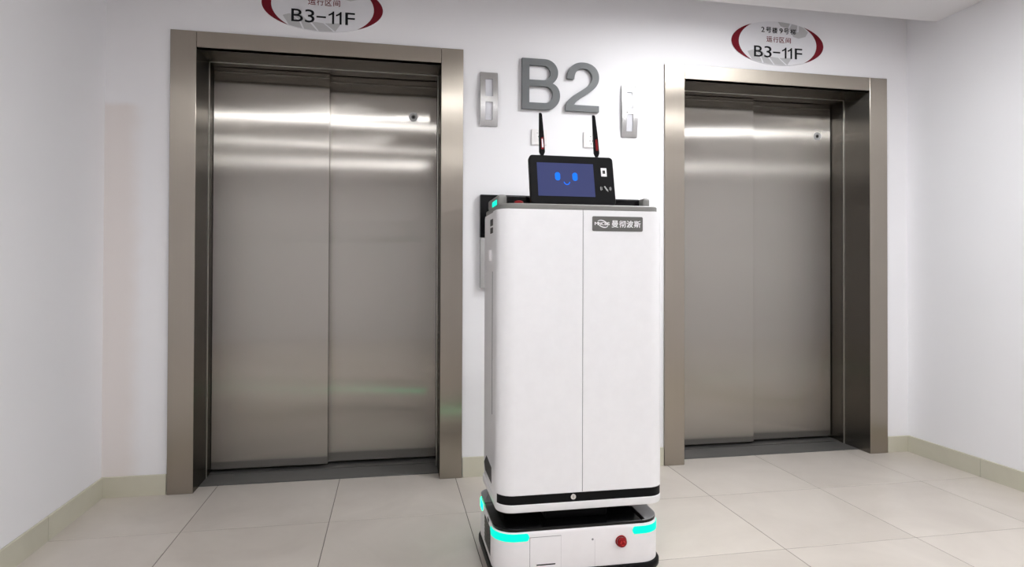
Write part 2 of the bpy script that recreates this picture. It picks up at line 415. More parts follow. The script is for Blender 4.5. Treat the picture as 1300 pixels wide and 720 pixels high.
M['edge'] = plain('bright_steel_edge', (.68, .67, .64), .3, 1)
M['gap'] = plain('black_gap', (.01, .01, .01), .8)
M['sill'] = plain('dark_grey_sill', (.105, .103, .10), .45, .3, var=.12, scale=12)
M['track'] = plain('aluminium_track', (.17, .165, .16), .45, .8)
M['chrome'] = plain('chrome', (.75, .75, .75), .15, 1)
M['white'] = plain('white_enamel', (.80, .80, .82), .28, coat=.2)
M['white2'] = plain('white_plastic', (.80, .785, .80), .38)
M['black'] = plain('black_plastic', (.004, .004, .0045), .45, spec=.12)
M['gloss_black'] = plain('gloss_black', (.003, .003, .0035), .15, spec=.25)
M['dark_grey'] = plain('dark_grey_plastic', (.030, .029, .029), .5, spec=.3)
M['rim'] = plain('grey_aluminium_rim', (.235, .232, .222), .5, .25)
M['seam'] = plain('grey_seam', (.22, .22, .23), .7)
M['red'] = plain('red_plastic', (.25, .003, .006), .4, spec=.25)
M['red_mark'] = plain('red_mark', (.55, .03, .03), .4, spec=.3)
M['red_dim'] = plain('dim_red', (.16, .006, .008), .5, spec=.2)
M['cap_grey'] = plain('end_cap_grey', (.26, .26, .27), .5, spec=.3)
M['seam_pale'] = plain('pale_seam', (.50, .49, .50), .7)
M['slat'] = plain('vent_slat_grey', (.10, .092, .085), .5)
M['label_grey'] = plain('label_grey', (.115, .113, .108), .42)
M['ink_white'] = plain('white_ink', (.85, .85, .87), .5)
M['ink_black'] = plain('black_ink', (.005, .005, .007), .5, spec=.2)
M['ink_red'] = plain('dark_red_ink', (.16, .006, .014), .5, spec=.2)
M['ink_grey'] = plain('grey_print', (.46, .46, .47), .5)
M['sign_face'] = plain('pale_sign_face', (.70, .70, .73), .3)
M['letter_face'] = plain('grey_letter', (.12, .128, .132), .5)
M['silver'] = plain('satin_silver', (.56, .555, .55), .26, 1)
M['lock_ring'] = plain('pale_lock_ring', (.66, .66, .66), .4)
M['window'] = plain('pale_display_window', (.62, .62, .66), .15)
M['socket'] = plain('white_socket_plastic', (.78, .76, .75), .35)
M['panel_grey'] = plain('panel_grey', (.45, .45, .44), .4, .5)
M['cyan'] = plain('cyan_lamp', (.0, .10, .08), .6, emit=(0.0, 1.0, .66), strength=.95, spec=.1)
M['green'] = plain('green_lamp', (.0, .10, .06), .6, emit=(0.0, 1.0, .42), strength=3.6, spec=.1)
M['screen'] = plain('screen', (.006, .006, .010), .12, emit=(.040, .050, .145), strength=1.0, spec=.3)
M['face_blue'] = plain('screen_blue', (.0, .02, .1), .3, emit=(.005, .17, .95), strength=1.0, spec=.2)
M['lamp'] = plain('lamp_diffuser', (.9, .9, .9), .5, emit=(.97, .985, 1.0), strength=1.0)
M['lamp_frame'] = plain('lamp_frame', (.8, .8, .8), .4)

# ------------------------------------------------------------------ room shell
L1, L2, L3, L4 = -0.2093, -0.0898, 1.1158, 1.2333     # first elevator: jamb outer, inner, inner, outer
R1, R2, R3, R4 = 2.3800, 2.5000, 3.7068, 3.8275       # second elevator
HEAD, OPEN = 2.278, 2.1986                            # top of the header, clear opening
TB = 0.085                                            # rear edge of the floor tiles in the recess

for a, b in ((XL - .2, L1), (L4, R1), (R4, XR + .2)): struct('wall_back', box(a, b, 0, .45, -.1, 3.0), M['wall_back'])
for a, b in ((L1, L4), (R1, R4)): struct('wall_back', box(a, b, 0, .45, HEAD, 3.0), M['wall_back'])
struct('wall_left', box(XL - .2, XL, YB, 0, -.1, 3.0), M['wall'])
struct('wall_right', box(XR, XR + .2, YB, 0, -.1, 3.0), M['wall'])
struct('wall_rear', box(XL - .2, XR + .2, YB - .2, YB, -.1, 3.0), M['wall'])
bm = BM(); add_box(bm, XL, XR, YB, -.215, CEIL, 2.95); add_box(bm, XL, XR, -.215, 0, 2.93, 3.0)
struct('ceiling', bm, M['ceiling'])

# floor: grout bed, tiles one by one down to the camera, one plain slab behind it
floor = struct('floor', box(XL, XR, YB, .45, -.1, -.0012), M['grout'])
J = .0017
rows = [TB] + [-.4937 - .6 * k for k in range(6)]
cols = [XL, 0.0, .6, 1.2, 1.8, 2.4, 3.0, 3.6, XR]
for r in range(len(rows) - 1):
    for c in range(len(cols) - 1):
        x0, x1, y1, y0 = cols[c] + J * (c > 0), cols[c + 1] - J * (c < len(cols) - 2), rows[r] - J * (r > 0), rows[r + 1] + J
        bm = BM(); zt = random.uniform(-.0002, .0002)
        pts = [(x0, y0), (x1, y0), (x1, y1), (x0, y1)]
        e = .0012
        loft(bm, [[(x, y, -.004) for x, y in pts], [(x, y, -e) for x, y in pts],
                  [(x0 + e, y0 + e, zt), (x1 - e, y0 + e, zt), (x1 - e, y1 - e, zt), (x0 + e, y1 - e, zt)]])
        obj('floor_tile', bm, M['tile'], floor)
obj('floor_slab', box(XL, XR, YB, rows[-1] - J, -.004, 0), M['tile'], floor)


def baseboard(name, segs):
    root = None
    for s in segs:
        bm = BM(); add_box(bm, *s)
        bmesh.ops.bevel(bm, geom=[e for e in bm.edges if min(v.co.z for v in e.verts) > .09], offset=.0025, segments=1, affect='EDGES')
        if root is None:
            root = bpy.data.objects.new(name, None); C.objects.link(root); root['kind'] = 'structure'
        obj('baseboard_tile', bm, M['baseboard'], root)


BH, BT, g = .1, .010, .0012
baseboard('baseboard_back', [(XL, L1 - .004, -BT, 0, 0, BH), (L4 + .004, 1.8 - g, -BT, 0, 0, BH + .006), (1.8 + g, R1 - .004, -BT, 0, 0, BH + .004),
                             (R4 + .004, XR, -BT, 0, 0, BH - .003)])
ys = [-BT] + rows[1:] + [-4.1]
baseboard('baseboard_left', [(XL, XL + BT, b + g, a - g, 0, BH) for a, b in zip(ys, ys[1:])])
baseboard('baseboard_right', [(XR - BT, XR, b + g, a - g, 0, BH) for a, b in zip(ys, ys[1:])])

# ------------------------------------------------------------------ ceiling lamps


def lamp_mat(watts, area):
    m = M['lamp'].copy()
    m.node_tree.nodes['Principled BSDF'].inputs['Emission Strength'].default_value = watts / (PI * area)
    return m


for i, (x, y, lx, ly, w) in enumerate(PANELS):
    t = thing('ceiling_light', ('square white panel lamp in the ceiling between robot and right elevator', 'long white panel lamp set in the ceiling before the left elevator',
              'long white panel lamp set in the ceiling before the right elevator', 'short white panel lamp in the ceiling at the left, behind the camera',
              'added fill lamp, longest white panel in the ceiling, farthest behind the camera')[i], 'lamp', (x, y, CEIL))
    bm = BM()
    for q in ((-lx / 2 - .02, lx / 2 + .02, -ly / 2 - .02, -ly / 2), (-lx / 2 - .02, lx / 2 + .02, ly / 2, ly / 2 + .02),
              (-lx / 2 - .02, -lx / 2, -ly / 2, ly / 2), (lx / 2, lx / 2 + .02, -ly / 2, ly / 2)):
        add_box(bm, x + q[0], x + q[1], y + q[2], y + q[3], CEIL - .012, CEIL)
    obj('lamp_frame', bm, M['lamp_frame'], t)
    obj('diffuser', box(x - lx / 2, x + lx / 2, y - ly / 2, y + ly / 2, CEIL - .008, CEIL), lamp_mat(w, lx * ly), t)
x, y, w = DOWNLIGHT
t = thing('ceiling_light', 'small round downlight set in the ceiling before the left elevator', 'lamp', (x, y, CEIL))
obj('lamp_frame', add_ring(BM(), (x, y, CEIL), (0, 0, -1), .06, .042, .008), M['lamp_frame'], t, True)
obj('diffuser', add_disc(BM(), (x, y, CEIL), (0, 0, -1), .042, .042, .005), lamp_mat(w, PI * .042 ** 2), t)

# ------------------------------------------------------------------ elevators


def elevator(a, b, c, d, seam, label, dx_lock, door_right):
    root = thing('elevator_entrance', label, 'elevator', ((a + d) / 2, 0, 0))
    S = M['steel']
    def st(name, bm, mat, par):
        return obj(name, bm, mat, par)
    P = -.014
    for x0, x1, inner in ((a, b, b), (c, d, c)):
        j = st('door_jamb', bev_box(x0 + .0005, x1 - .0005, P, .03, 0, HEAD - .0005, .0014, 1), S, root)
        lo, hi = (x1 - .0125, x1 - .0002) if inner == b else (x0 + .0002, x0 + .0125)
        st('jamb_lining', box(lo, hi, P + .003, .210, 0, OPEN + .03), M['steel_shaded'], root)
        s = -1 if inner == b else 1
        st('lining_trim', box(min(inner, inner - s * .004), max(inner, inner - s * .004), .208, .213, 0, OPEN), M['edge'], root)
        st('rear_lining', box(lo, hi, .213, .42, 0, OPEN + .06), M['steel_shaded'], root)
    st('door_header', bev_box(b + .0012, c - .0012, P, .03, OPEN, HEAD - .0005, .0014, 1), S, root)
    st('soffit_lining', box(b, c, P + .003, .210, OPEN, OPEN + .012), M['steel_shaded'], root)
    st('soffit_trim', box(b, c, .208, .213, OPEN - .003, OPEN + .009), M['edge'], root)
    st('rear_soffit', box(b, seam + .004, .213, .279, OPEN, OPEN + .012), M['steel_shaded'], root)
    st('rear_soffit', box(seam + .004, c, .213, .318, OPEN, OPEN + .012), M['steel_shaded'], root)
    obj('dark_backing', box(b - .01, c + .01, .40, .42, .009, OPEN + .078), M['gap'], root)
    obj('dark_backing', box(b, c, .30, .40, OPEN + .06, OPEN + .078), M['gap'], root)
    pl = st('door_panel', bev_box(b + .003, seam, .290, .325, .022, OPEN + .05, .0012, 1), M['steel_door'], root)
    pr = st('door_panel', bev_box(seam - .05, door_right, .330, .365, .022, OPEN + .05, .0012, 1), M['steel_door'], root)
    # round key lock in the door panel that slides behind
    lx, lz = dx_lock
    obj('key_lock', add_ring(BM(), (lx, .330, lz), (0, -1, 0), .026, .013, .006), M['lock_ring'], pr, True)
    obj('lock_face', add_disc(BM(), (lx, .330, lz), (0, -1, 0), .0132, .013, .0012, 20), M['rim'], pr)
    obj('keyhole', add_disc(BM(), (lx, .3288, lz), (0, -1, 0), .0075, .007, .002, 12), M['gap'], pr)
    # sill: dark slab, then a grooved aluminium threshold below the panels
    obj('sill', bev_box(b, c, TB + .002, .262, -.004, .0035, .001, 1), M['sill'], root)
    bm = BM(); y = .264
    while y < .40:
        add_box(bm, b, c, y, y + .016, -.004, .008); add_box(bm, b, c, y + .016, y + .021, -.004, .002); y += .021
    obj('threshold', bm, M['track'], root)
    return root


elevator(L1, L2, L3, L4, .5178, 'left brushed steel elevator with a wide frame and two closed sliding doors', (.982, 1.985), L3 + .008)
elevator(R1, R2, R3, R4, 3.120, 'right brushed steel elevator, its closed doors partly hidden by the robot', (3.603, 1.988), 3.700)

# ------------------------------------------------------------------ oval elevator signs


def sign(cx, cz, label, first_line):
    A, Bz = .300, .129
    root = thing('elevator_sign', label, 'sign', (cx, 0, cz), None)
    n = 72
    def E(u, v): return (cx + A * u, cz + Bz * v)
    obj('sign_plate', prism(BM(), [E(math.cos(2 * PI * i / n), math.sin(2 * PI * i / n)) for i in range(n)], -.006, 0), M['sign_face'], root)
    # dark red crescents along both ends
    a0 = math.acos(.57)
    for s in (-1, 1):
        outer = [(s * math.cos(t), math.sin(t)) for t in [a0 - 2 * a0 * i / 24 for i in range(25)]]
        q = math.acos(.57 / .846)
        inner = [(s * .846 * math.cos(t), 1.11 * math.sin(t)) for t in [-q + 2 * q * i / 24 for i in range(25)]]
        ring = [E(*p) for p in outer + inner[1:-1]]
        obj('red_crescent', prism(BM(), ring, -.0072, -.005), M['ink_red'], root)
    # grey print: petals at the foot and at the upper right
    def petal(pts): obj('grey_print', prism(BM(), [E(*p) for p in pts], -.0066, -.005), M['ink_grey'], root)
    def edge(u): return -math.sqrt(max(0, 1 - u * u)) * .985
    petal([(-.66, -.45), (-.55, -.36), (-.40, -.62), (-.34, edge(-.34)), (-.45, edge(-.45)), (-.56, edge(-.56))])
    petal([(-.54, -.35), (-.40, -.30), (-.24, -.62), (-.10, edge(-.10)), (-.20, edge(-.2)), (-.31, edge(-.31)), (-.37, -.62)])
    petal([(-.20, -.62), (.0, -.66), (.17, edge(.17)), (.05, edge(.05)), (-.07, edge(-.07))])
    petal([(.03, -.66), (.30, -.62), (.20, edge(.2))])
    up = lambda u: -edge(u)
    petal([(0.0, up(.0)), (.12, up(.12)), (.26, up(.26)), (.22, .72), (.06, .80)])
    petal([(.30, up(.30)), (.42, up(.42)), (.42, .62), (.28, .58), (.24, .70)])
    petal([(.46, up(.46)), (.54, up(.54)), (.66, .62), (.60, .40), (.45, .30), (.33, .36), (.30, .55), (.45, .60)])
    def row(chars, zc):
        k = .000514
        return placed_polys([(ch, cx + (p - 664) * k, cx + (q - 664) * k, cz + zc + lo, cz + zc + hi) for ch, p, q, lo, hi in chars])
    if first_line:
        lettering('black_lettering', row([('2', 452, 492, -.0145, .0145), ('号', 512, 578, -.0165, .0165), ('楼', 592, 655, -.0165, .0165),
                                          ('9', 682, 722, -.0145, .0145), ('号', 738, 802, -.0165, .0165), ('梯', 822, 890, -.0165, .0165)], .0757),
                  -.0062, M['ink_black'], root, .001, .00045)
    lettering('red_lettering', row([('运', 518, 590, -.0165, .0165), ('行', 602, 668, -.0165, .0165), ('区', 682, 744, -.016, .016), ('间', 762, 826, -.016, .016)], .0216),
              -.0062, M['ink_red'], root, .001, .0002)
    lettering('black_lettering', row([('B', 361, 470, -.032, .032), ('3', 490, 580, -.033, .033), ('–', 600, 690, -.0045, .0035), ('1', 716, 769, -.032, .0325),
                                      ('1', 788, 841, -.032, .0325), ('F', 878, 971, -.032, .032)], -.054), -.0064, M['ink_black'], root, .001, .0004)
    return root


sign(.511, 2.450, 'oval elevator sign with dark red ends above the left elevator, cut off', None)
sign(3.095, 2.4445, 'whole oval elevator sign with dark red ends above the right elevator', '2号楼9号梯')

# ------------------------------------------------------------------ floor letters, indicators, sockets, call panel
def ell(cx, cz, rx, rz, a0, a1, n=12):
    return [(cx + rx * math.cos(math.radians(a0 + (a1 - a0) * i / n)), cz + rz * math.sin(math.radians(a0 + (a1 - a0) * i / n))) for i in range(n + 1)]


def quad(p, q, r, n=8):
    return [tuple((1 - t) ** 2 * a + 2 * t * (1 - t) * b + t * t * c for a, b, c in zip(p, q, r)) for t in [i / n for i in range(n + 1)]]


def cubic(p, q, r, t_, n=14):
    return [tuple((1 - t) ** 3 * a + 3 * t * (1 - t) ** 2 * b + 3 * t * t * (1 - t) * c + t ** 3 * d for a, b, c, d in zip(p, q, r, t_)) for t in [i / n for i in range(n + 1)]]


BIG = {'B': [[(0, 0), (0, 1)] + ell(.60, .745, .345, .255, 90, 0) + quad((.945, .745), (.945, .60), (.79, .53))[1:] + quad((.79, .53), (1.0, .47), (1.0, .28))[1:] + ell(.64, .28, .36, .28, 0, -90)[1:],
             [(.186, .876)] + ell(.565, .7275, .185, .1485, 90, -90, 16) + [(.186, .579)],
             [(.186, .463)] + ell(.60, .295, .215, .168, 90, -90, 16) + [(.186, .127)]],
       '2': [[(0, 0)] + cubic((0, .06), (.03, .36), (.80, .44), (.80, .70)) + ell(.525, .70, .275, .18, 0, 90)[1:] + cubic((.525, .88), (.36, .88), (.265, .80), (.255, .655))[1:]
             + cubic((.045, .655), (.05, .88), (.25, 1.0), (.52, 1.0)) + cubic((.52, 1.0), (.82, 1.0), (1.0, .88), (1.0, .70))[1:] + cubic((1.0, .70), (1.0, .40), (.36, .32), (.245, .122))[1:] + [(1, .122), (1, 0)]]}
for ch, x0, x1, z0, z1, lab in (('B', 1.551, 1.7625, 1.977, 2.2515, 'large grey raised letter B on the white wall'),
                                ('2', 1.7945, 1.9855, 1.978, 2.2475, 'large grey raised numeral 2 on the white wall')):
    me = glyph_mesh([[(x0 + u * (x1 - x0), z0 + v * (z1 - z0)) for u, v in pl] for pl in BIG[ch]], .018, 0.0, .0008)
    me.transform(Matrix.Translation((0, -.004, 0)))
    me.materials.clear(); me.materials.append(M['letter_face'])
    o = bpy.data.objects.new('wall_letter' if ch == 'B' else 'wall_numeral', me); C.objects.link(o)
    tag(o, lab, 'letter' if ch == 'B' else 'number')
    for q in ((x0 + .016, z0 + .06), (x0 + .016, z1 - .06)) if ch == 'B' else ((x0 + .06, z0 + .016), (x1 - .04, z0 + .016)):
        pin = obj('standoff_pin', add_disc(BM(), (q[0], 0, q[1]), (0, -1, 0), .004, .004, .005, 10), M['chrome'], o)


def bulge(t): return -.008 - .017 * (1 - (2 * t - 1) ** 2)


def indicator(x0, x1, z0, z1, label, cat='indicator'):
    root = thing('floor_indicator', label, cat, ((x0 + x1) / 2, 0, z0))
    W, H = x1 - x0, z1 - z0
    def bar(u0, u1, t0, t1, bm):
        k = max(2, int((t1 - t0) * 28))
        rings = []
        for i in range(k + 1):
            t = t0 + (t1 - t0) * i / k; z = z0 + t * H; yf = bulge(t)
            a, b = x0 + u0 * W, x0 + u1 * W
            rings.append([(a, yf, z), (b, yf, z), (b, 0, z), (a, 0, z)])
        loft(bm, rings)
    bm = BM()
    bar(0, .29, 0, 1, bm); bar(.70, 1, 0, 1, bm); bar(.29, .70, 0, .108, bm); bar(.29, .70, .44, .54, bm); bar(.29, .70, .874, 1, bm)
    obj('indicator_frame', bm, M['silver'], root, True)
    for t0, t1 in ((.108, .44), (.54, .874)):
        bm = BM(); k = 8; rings = []
        for i in range(k + 1):
            t = t0 + (t1 - t0) * i / k; z = z0 + t * H
            rings.append([(x0 + .29 * W, bulge(t) + .0065, z), (x0 + .70 * W, bulge(t) + .0065, z), (x0 + .70 * W, -.001, z), (x0 + .29 * W, -.001, z)])
        loft(bm, rings)
        obj('display_window', bm, M['window'], root, True)
    return root


indicator(1.3234, 1.4189, 1.8762, 2.1645, 'silver floor indicator beside the left elevator, left of the letter B')
r2 = indicator(2.122, 2.2135, 1.8504, 2.139, 'silver floor indicator beside the right elevator, right of the numeral 2')
obj('screw_hole', add_disc(BM(), (2.149, bulge(.46) - .0008, 1.985), (0, -1, 0), .005, .005, .001, 10), M['gap'], r2)


def socket(x0, z0, label, holes):
    root = thing('wall_socket', label, 'socket', (x0 + .043, 0, z0))
    obj('socket_plate', bev_box(x0, x0 + .086, -.011, 0, z0, z0 + .086, .003, 2), M['socket'], root)
    obj('socket_insert', bev_box(x0 + .014, x0 + .072, -.0125, -.008, z0 + .014, z0 + .072, .001, 1), M['socket'], root)
    for hx, hz, w, h in holes:
        obj('socket_slot', box(x0 + hx - w / 2, x0 + hx + w / 2, -.0129, -.012, z0 + hz - h / 2, z0 + hz + h / 2), M['dark_grey'], root)


socket(1.6063, 1.785, 'white wall socket behind the left antenna, below the letter B', ((.043, .045, .012, .008), (.032, .064, .006, .002), (.042, .064, .006, .002)))
socket(1.9015, 1.7827, 'white wall socket behind the right antenna, below the numeral 2', ((.040, .060, .005, .005), (.036, .036, .003, .008), (.050, .036, .003, .008), (.043, .020, .003, .008)))

cp = thing('wall_panel', 'black and grey control panel on the wall behind the robot', 'panel', (1.45, 0, 1.0))
obj('panel_body', bev_box(1.3255, 1.60, -.032, 0, 1.004, 1.274, .002, 1), M['panel_grey'], cp)
obj('black_display', bev_box(1.3235, 1.602, -.036, 0, 1.2755, 1.503, .002, 1), M['gloss_black'], cp)

# ------------------------------------------------------------------ delivery robot
X0, X1, Y0, Y1 = 1.222, 1.835, -1.220, -.820
XC = 1.5237
robot = thing('delivery_robot', 'white cabinet delivery robot with a tablet face, standing on the floor between the elevators', 'robot', (XC, -1.02, 0))


def arc(cx, cy, r, a0, a1, n=14):
    return [(cx + r * math.cos(math.radians(a0 + (a1 - a0) * i / n)), cy + r * math.sin(math.radians(a0 + (a1 - a0) * i / n))) for i in range(n + 1)]


R = .060
left_wrap = [(X0, -1.10)] + arc(X0 + R, Y0 + R, R, 180, 270)
right_wrap = arc(X1 - R, Y0 + R, R, 270, 360) + [(X1, -1.10)]
# cabinet shell
shell = obj('cabinet_shell', rr_loft(X0, X1, Y0, Y1, (R, R, .05, .05),
            [(.262, .006), (.264, .002), (.268, 0), (.288, 0), (.2905, .002), (.2915, .0045), (1.300, .0045), (1.312, .006), (1.315, .012)], 14), M['white'], robot, True)
obj('black_band', strip(resample(arc(X0 + R, Y0 + R, R, 198, 270) + right_wrap, .02), .2915, .3215, -.008, -.0012), M['black'], shell, True)
obj('corner_piece', strip([(X0, -1.10)] + arc(X0 + R, Y0 + R, R, 180, 197, 4), .2885, .3225, -.008, 0), M['white'], shell, True)
obj('side_recess', (lambda b: loft(b, [[(X0 + .0035, y, z) for y, z in q] for q in [[(-.935, .384), (-1.054, .374), (-1.055, .316), (-.905, .320), (-.872, .342)]]] +
    [[(X0 + .006, y, z) for y, z in [(-.935, .384), (-1.054, .374), (-1.055, .316), (-.905, .320), (-.872, .342)]]]))(BM()), M['dark_grey'], shell)
obj('side_groove', box(X0 + .0035, X0 + .006, -1.068, -1.062, .572, 1.095), M['seam'], shell)
obj('side_label', box(X0 + .0032, X0 + .006, -1.086, -1.014, 1.264, 1.288), M['dark_grey'], shell)
obj('side_label', box(X0 + .0032, X0 + .006, -1.086, -1.014, 1.236, 1.257), M['dark_grey'], shell)
lug = bev_box(X0 - .006, X0 + .006, -1.042, -1.012, 1.132, 1.176, .004, 2)
obj('side_latch', lug, M['white2'], shell, True)
lk = obj('cabinet_lock', add_disc(BM(), (1.490, Y0 + .0012, .309), (0, -1, 0), .0105, .0095, .004, 24), M['chrome'], shell, True)
obj('lock_keyway', box(1.4893, 1.4907, Y0 - .0033, Y0 - .0024, .305, .313), M['dark_grey'], shell)
# doors wrap round the front corners
gap = .0013
dl = obj('cabinet_door', strip(resample(left_wrap + [(XC - gap, Y0)], .03), .3235, 1.3125, -.016, 0), M['white'], robot, True)
dr = obj('cabinet_door', strip(resample([(XC + gap, Y0)] + right_wrap, .03), .3235, 1.3125, -.016, 0), M['white'], robot, True)
obj('door_seam', box(XC - gap, XC + gap, Y0 + .003, Y0 + .012, .3235, 1.3125), M['seam'], robot)
# name plate on the right-hand door
px0, px1, pz0, pz1 = 1.557, 1.7457, 1.2395, 1.2915
rc = [(x, z) for x, z in rr_outline(px0, px1, pz0, pz1, .005, 5)]
npl = obj('name_plate', prism(BM(), rc, Y0 - .002, Y0 + .001), M['label_grey'], dr)
npl['label'] = 'dark grey name plate with white lettering'
cw = .0243
lettering('white_lettering', placed_polys([(ch, 1.6290 + i * .02785, 1.6290 + i * .02785 + cw, 1.2530, 1.2775) for i, ch in enumerate('曼彻波斯')]),
          Y0 - .0016, M['ink_white'], dr, .0012, .0004)
lettering('white_lettering', placed_polys([(ch, a, b, 1.2605, 1.2710) for ch, a, b in (('M', 1.5660, 1.5785), ('N', 1.5800, 1.5895), ('C', 1.5910, 1.6010),
                                           ('B', 1.6028, 1.6110), ('S', 1.6122, 1.6205))]), Y0 - .0016, M['ink_white'], dr, .0012, .0004)


def swoosh(cx, cz, a, b, rot, t0, t1, wmax):
    out, inn = [], []
    for i in range(25):
        k = i / 24; t = math.radians(t0 + (t1 - t0) * k); w = wmax * math.sin(PI * min(1, max(.03, k))) ** .6 + .0003
        for lst, d in ((out, 0), (inn, w)):
            x, z = (a - d) * math.cos(t), (b - d) * math.sin(t)
            c, s = math.cos(rot), math.sin(rot)
            lst.append((cx + c * x - s * z, cz + s * x + c * z))
    return out + inn[::-1]


obj('emblem', prism(BM(), swoosh(1.5955, 1.2650, .0205, .0125, math.radians(-24), 15, 185, .0032), Y0 - .0028, Y0 - .001), M['ink_white'], dr)
obj('emblem', prism(BM(), swoosh(1.5955, 1.2650, .0205, .0125, math.radians(-24), 215, 375, .0032), Y0 - .0028, Y0 - .001), M['ink_white'], dr)

# grey rim, side rails, black deck, red knob
rim = obj('top_rim', rr_loft(X0 + .010, X1 - .014, Y0 + .004, Y1, (.058, .058, .05, .05), [(1.3125, .004), (1.3150, .001), (1.317, 0), (1.329, 0), (1.3325, .003)], 14), M['rim'], robot, True)
for x0, x1 in ((X0 + .012, X0 + .046), (1.784, 1.813)):
    b = bev_box(x0, x1, -1.130, -.90, 1.330, 1.3715, .009, 3)
    obj('side_rail', b, M['rim'], rim, True)
obj('rail_light', bev_box(X0 + .0095, X0 + .0125, -1.112, -1.016, 1.335, 1.354, .0012, 1), M['cyan'], rim)
obj('black_deck', bev_box(X0 + .048, 1.783, -1.100, -.89, 1.331, 1.3695, .004, 2), M['gloss_black'], robot, True)
kn = BM(); add_disc(kn, (1.311, -1.128, 1.332), (0, 0, 1), .009, .009, .009, 20); add_disc(kn, (1.311, -1.128, 1.340), (0, 0, 1), .0165, .0165, .005, 24, .006)
obj('red_knob', kn, M['red'], robot, True)

# tablet, leaning back
TX = Matrix.Translation((1.4955, -1.2080, 1.3335)) @ Matrix.Rotation(math.radians(-13.5), 4, 'X')


def tx(o):
    o.data.transform(TX); return o


def rr_prism(x0, x1, z0, z1, r, ya, yb, seg=6, bev=0.0):
    bm = BM(); o = rr_outline(x0, x1, z0, z1, r, seg)
    if bev:
        i = rr_outline(x0 + bev, x1 - bev, z0 + bev, z1 - bev, max(.001, r - bev), seg)
        return loft(bm, [[(a, ya, b) for a, b in i], [(a, ya + bev, b) for a, b in o], [(a, yb - bev, b) for a, b in o], [(a, yb, b) for a, b in i]])
    return prism(bm, o, ya, yb)


tab = tx(obj('tablet', rr_prism(-.1555, .1555, 0, .1835, .013, 0, .024, 7, .002), M['black'], robot, True))
tab['label'] = 'black tablet with a smiling blue face on its screen'
tx(obj('screen', rr_prism(-.1290, .0795, .0290, .1545, .001, -.0006, .002), M['screen'], tab))
for ex in (-.0555, .0085):
    tx(obj('face_eye', rr_prism(ex - .0095, ex + .0095, .088, .119, .0090, -.0012, -.0004), M['face_blue'], tab))
mouth = []
for i in range(13):
    a = PI + PI * i / 12; mouth.append((-.0225 + .0118 * math.cos(a), .0835 + .0118 * math.sin(a)))
mouth += [(-.0225 + .0086 * math.cos(PI + PI * i / 12), .0835 + .0086 * math.sin(PI + PI * i / 12)) for i in range(12, -1, -1)]
tx(obj('face_mouth', prism(BM(), mouth, -.0012, -.0004), M['face_blue'], tab))
tx(obj('scanner_frame', rr_prism(.1075, .1285, .1085, .1405, .001, -.0008, .001), M['ink_white'], tab))
tx(obj('scanner_window', rr_prism(.1135, .1230, .1185, .1315, .001, -.0013, 0), M['dark_grey'], tab))
nfc = BM()
for cx, s in ((.115, -1), (.127, 1)):
    for rad in (.010, .0145):
        pts = [(cx + s * rad * math.cos(math.radians(q)), .062 + rad * math.sin(math.radians(q))) for q in range(-32, 33, 8)]
        pts += [(cx + s * (rad - .0018) * math.cos(math.radians(q)), .062 + (rad - .0018) * math.sin(math.radians(q))) for q in range(32, -33, -8)]
        prism(nfc, pts, -.0006, .0005)
prism(nfc, [(.1145, .0695), (.1185, .0725), (.1285, .0565), (.1245, .0535)], -.0006, .0005)
prism(nfc, [(.1275, .050), (.1290, .050), (.1290, .058), (.1275, .058)], -.0006, .0005)
tx(obj('card_reader_mark', nfc, M['panel_grey'], tab))
obj('tablet_foot', bev_box(1.42, 1.57, -1.185, -1.105, 1.331, 1.350, .004, 1), M['black'], robot)


def antenna(bx, bz, lx, lz, red):
    """flat tapered paddle from its hinge (bx, bz) to its tip (lx, lz)"""
    d = Vector((lx - bx, lz - bz)); L = d.length; u = d / L; v = Vector((u.y, -u.x))
    def P(s, w): q = Vector((bx, bz)) + u * (s * L) + v * w; return (q.x, q.y)
    y = -1.158
    body = BM()
    outl = [P(-.06, -.0045), P(-.06, .0045), P(.03, .0102), P(.35, .0092), P(.97, .0050), P(1.0, .0030), P(1.015, -.0050), P(.35, -.0092), P(.03, -.0102)]
    a = [(x, y - .005, z) for x, z in outl]; b = [(x, y + .005, z) for x, z in outl]
    loft(body, [a, b])
    bmesh.ops.bevel(body, geom=list(body.edges), offset=.0012, segments=1, affect='EDGES')
    o = obj('antenna', body, M['black'], robot)
    s = [P(.10, -.003), P(.10, .0055), P(.20, .0068), P(.40, .0045), P(.38, -.003)]
    obj('red_stripe', prism(BM(), s, y - .0058, y - .0045), M['red'] if red else M['red_dim'], o)
    s = [P(.14, -.001), P(.14, .0045), P(.20, .0052), P(.36, .003), P(.35, -.001)]
    obj('stripe_highlight', prism(BM(), s, y - .0063, y - .005), M['ink_white'] if red else M['red'], o)  # highlight on the red stripe, laid on as a brighter colour


antenna(1.3895, 1.519, 1.3830, 1.662, True)
antenna(1.5935, 1.521, 1.5815, 1.663, False)

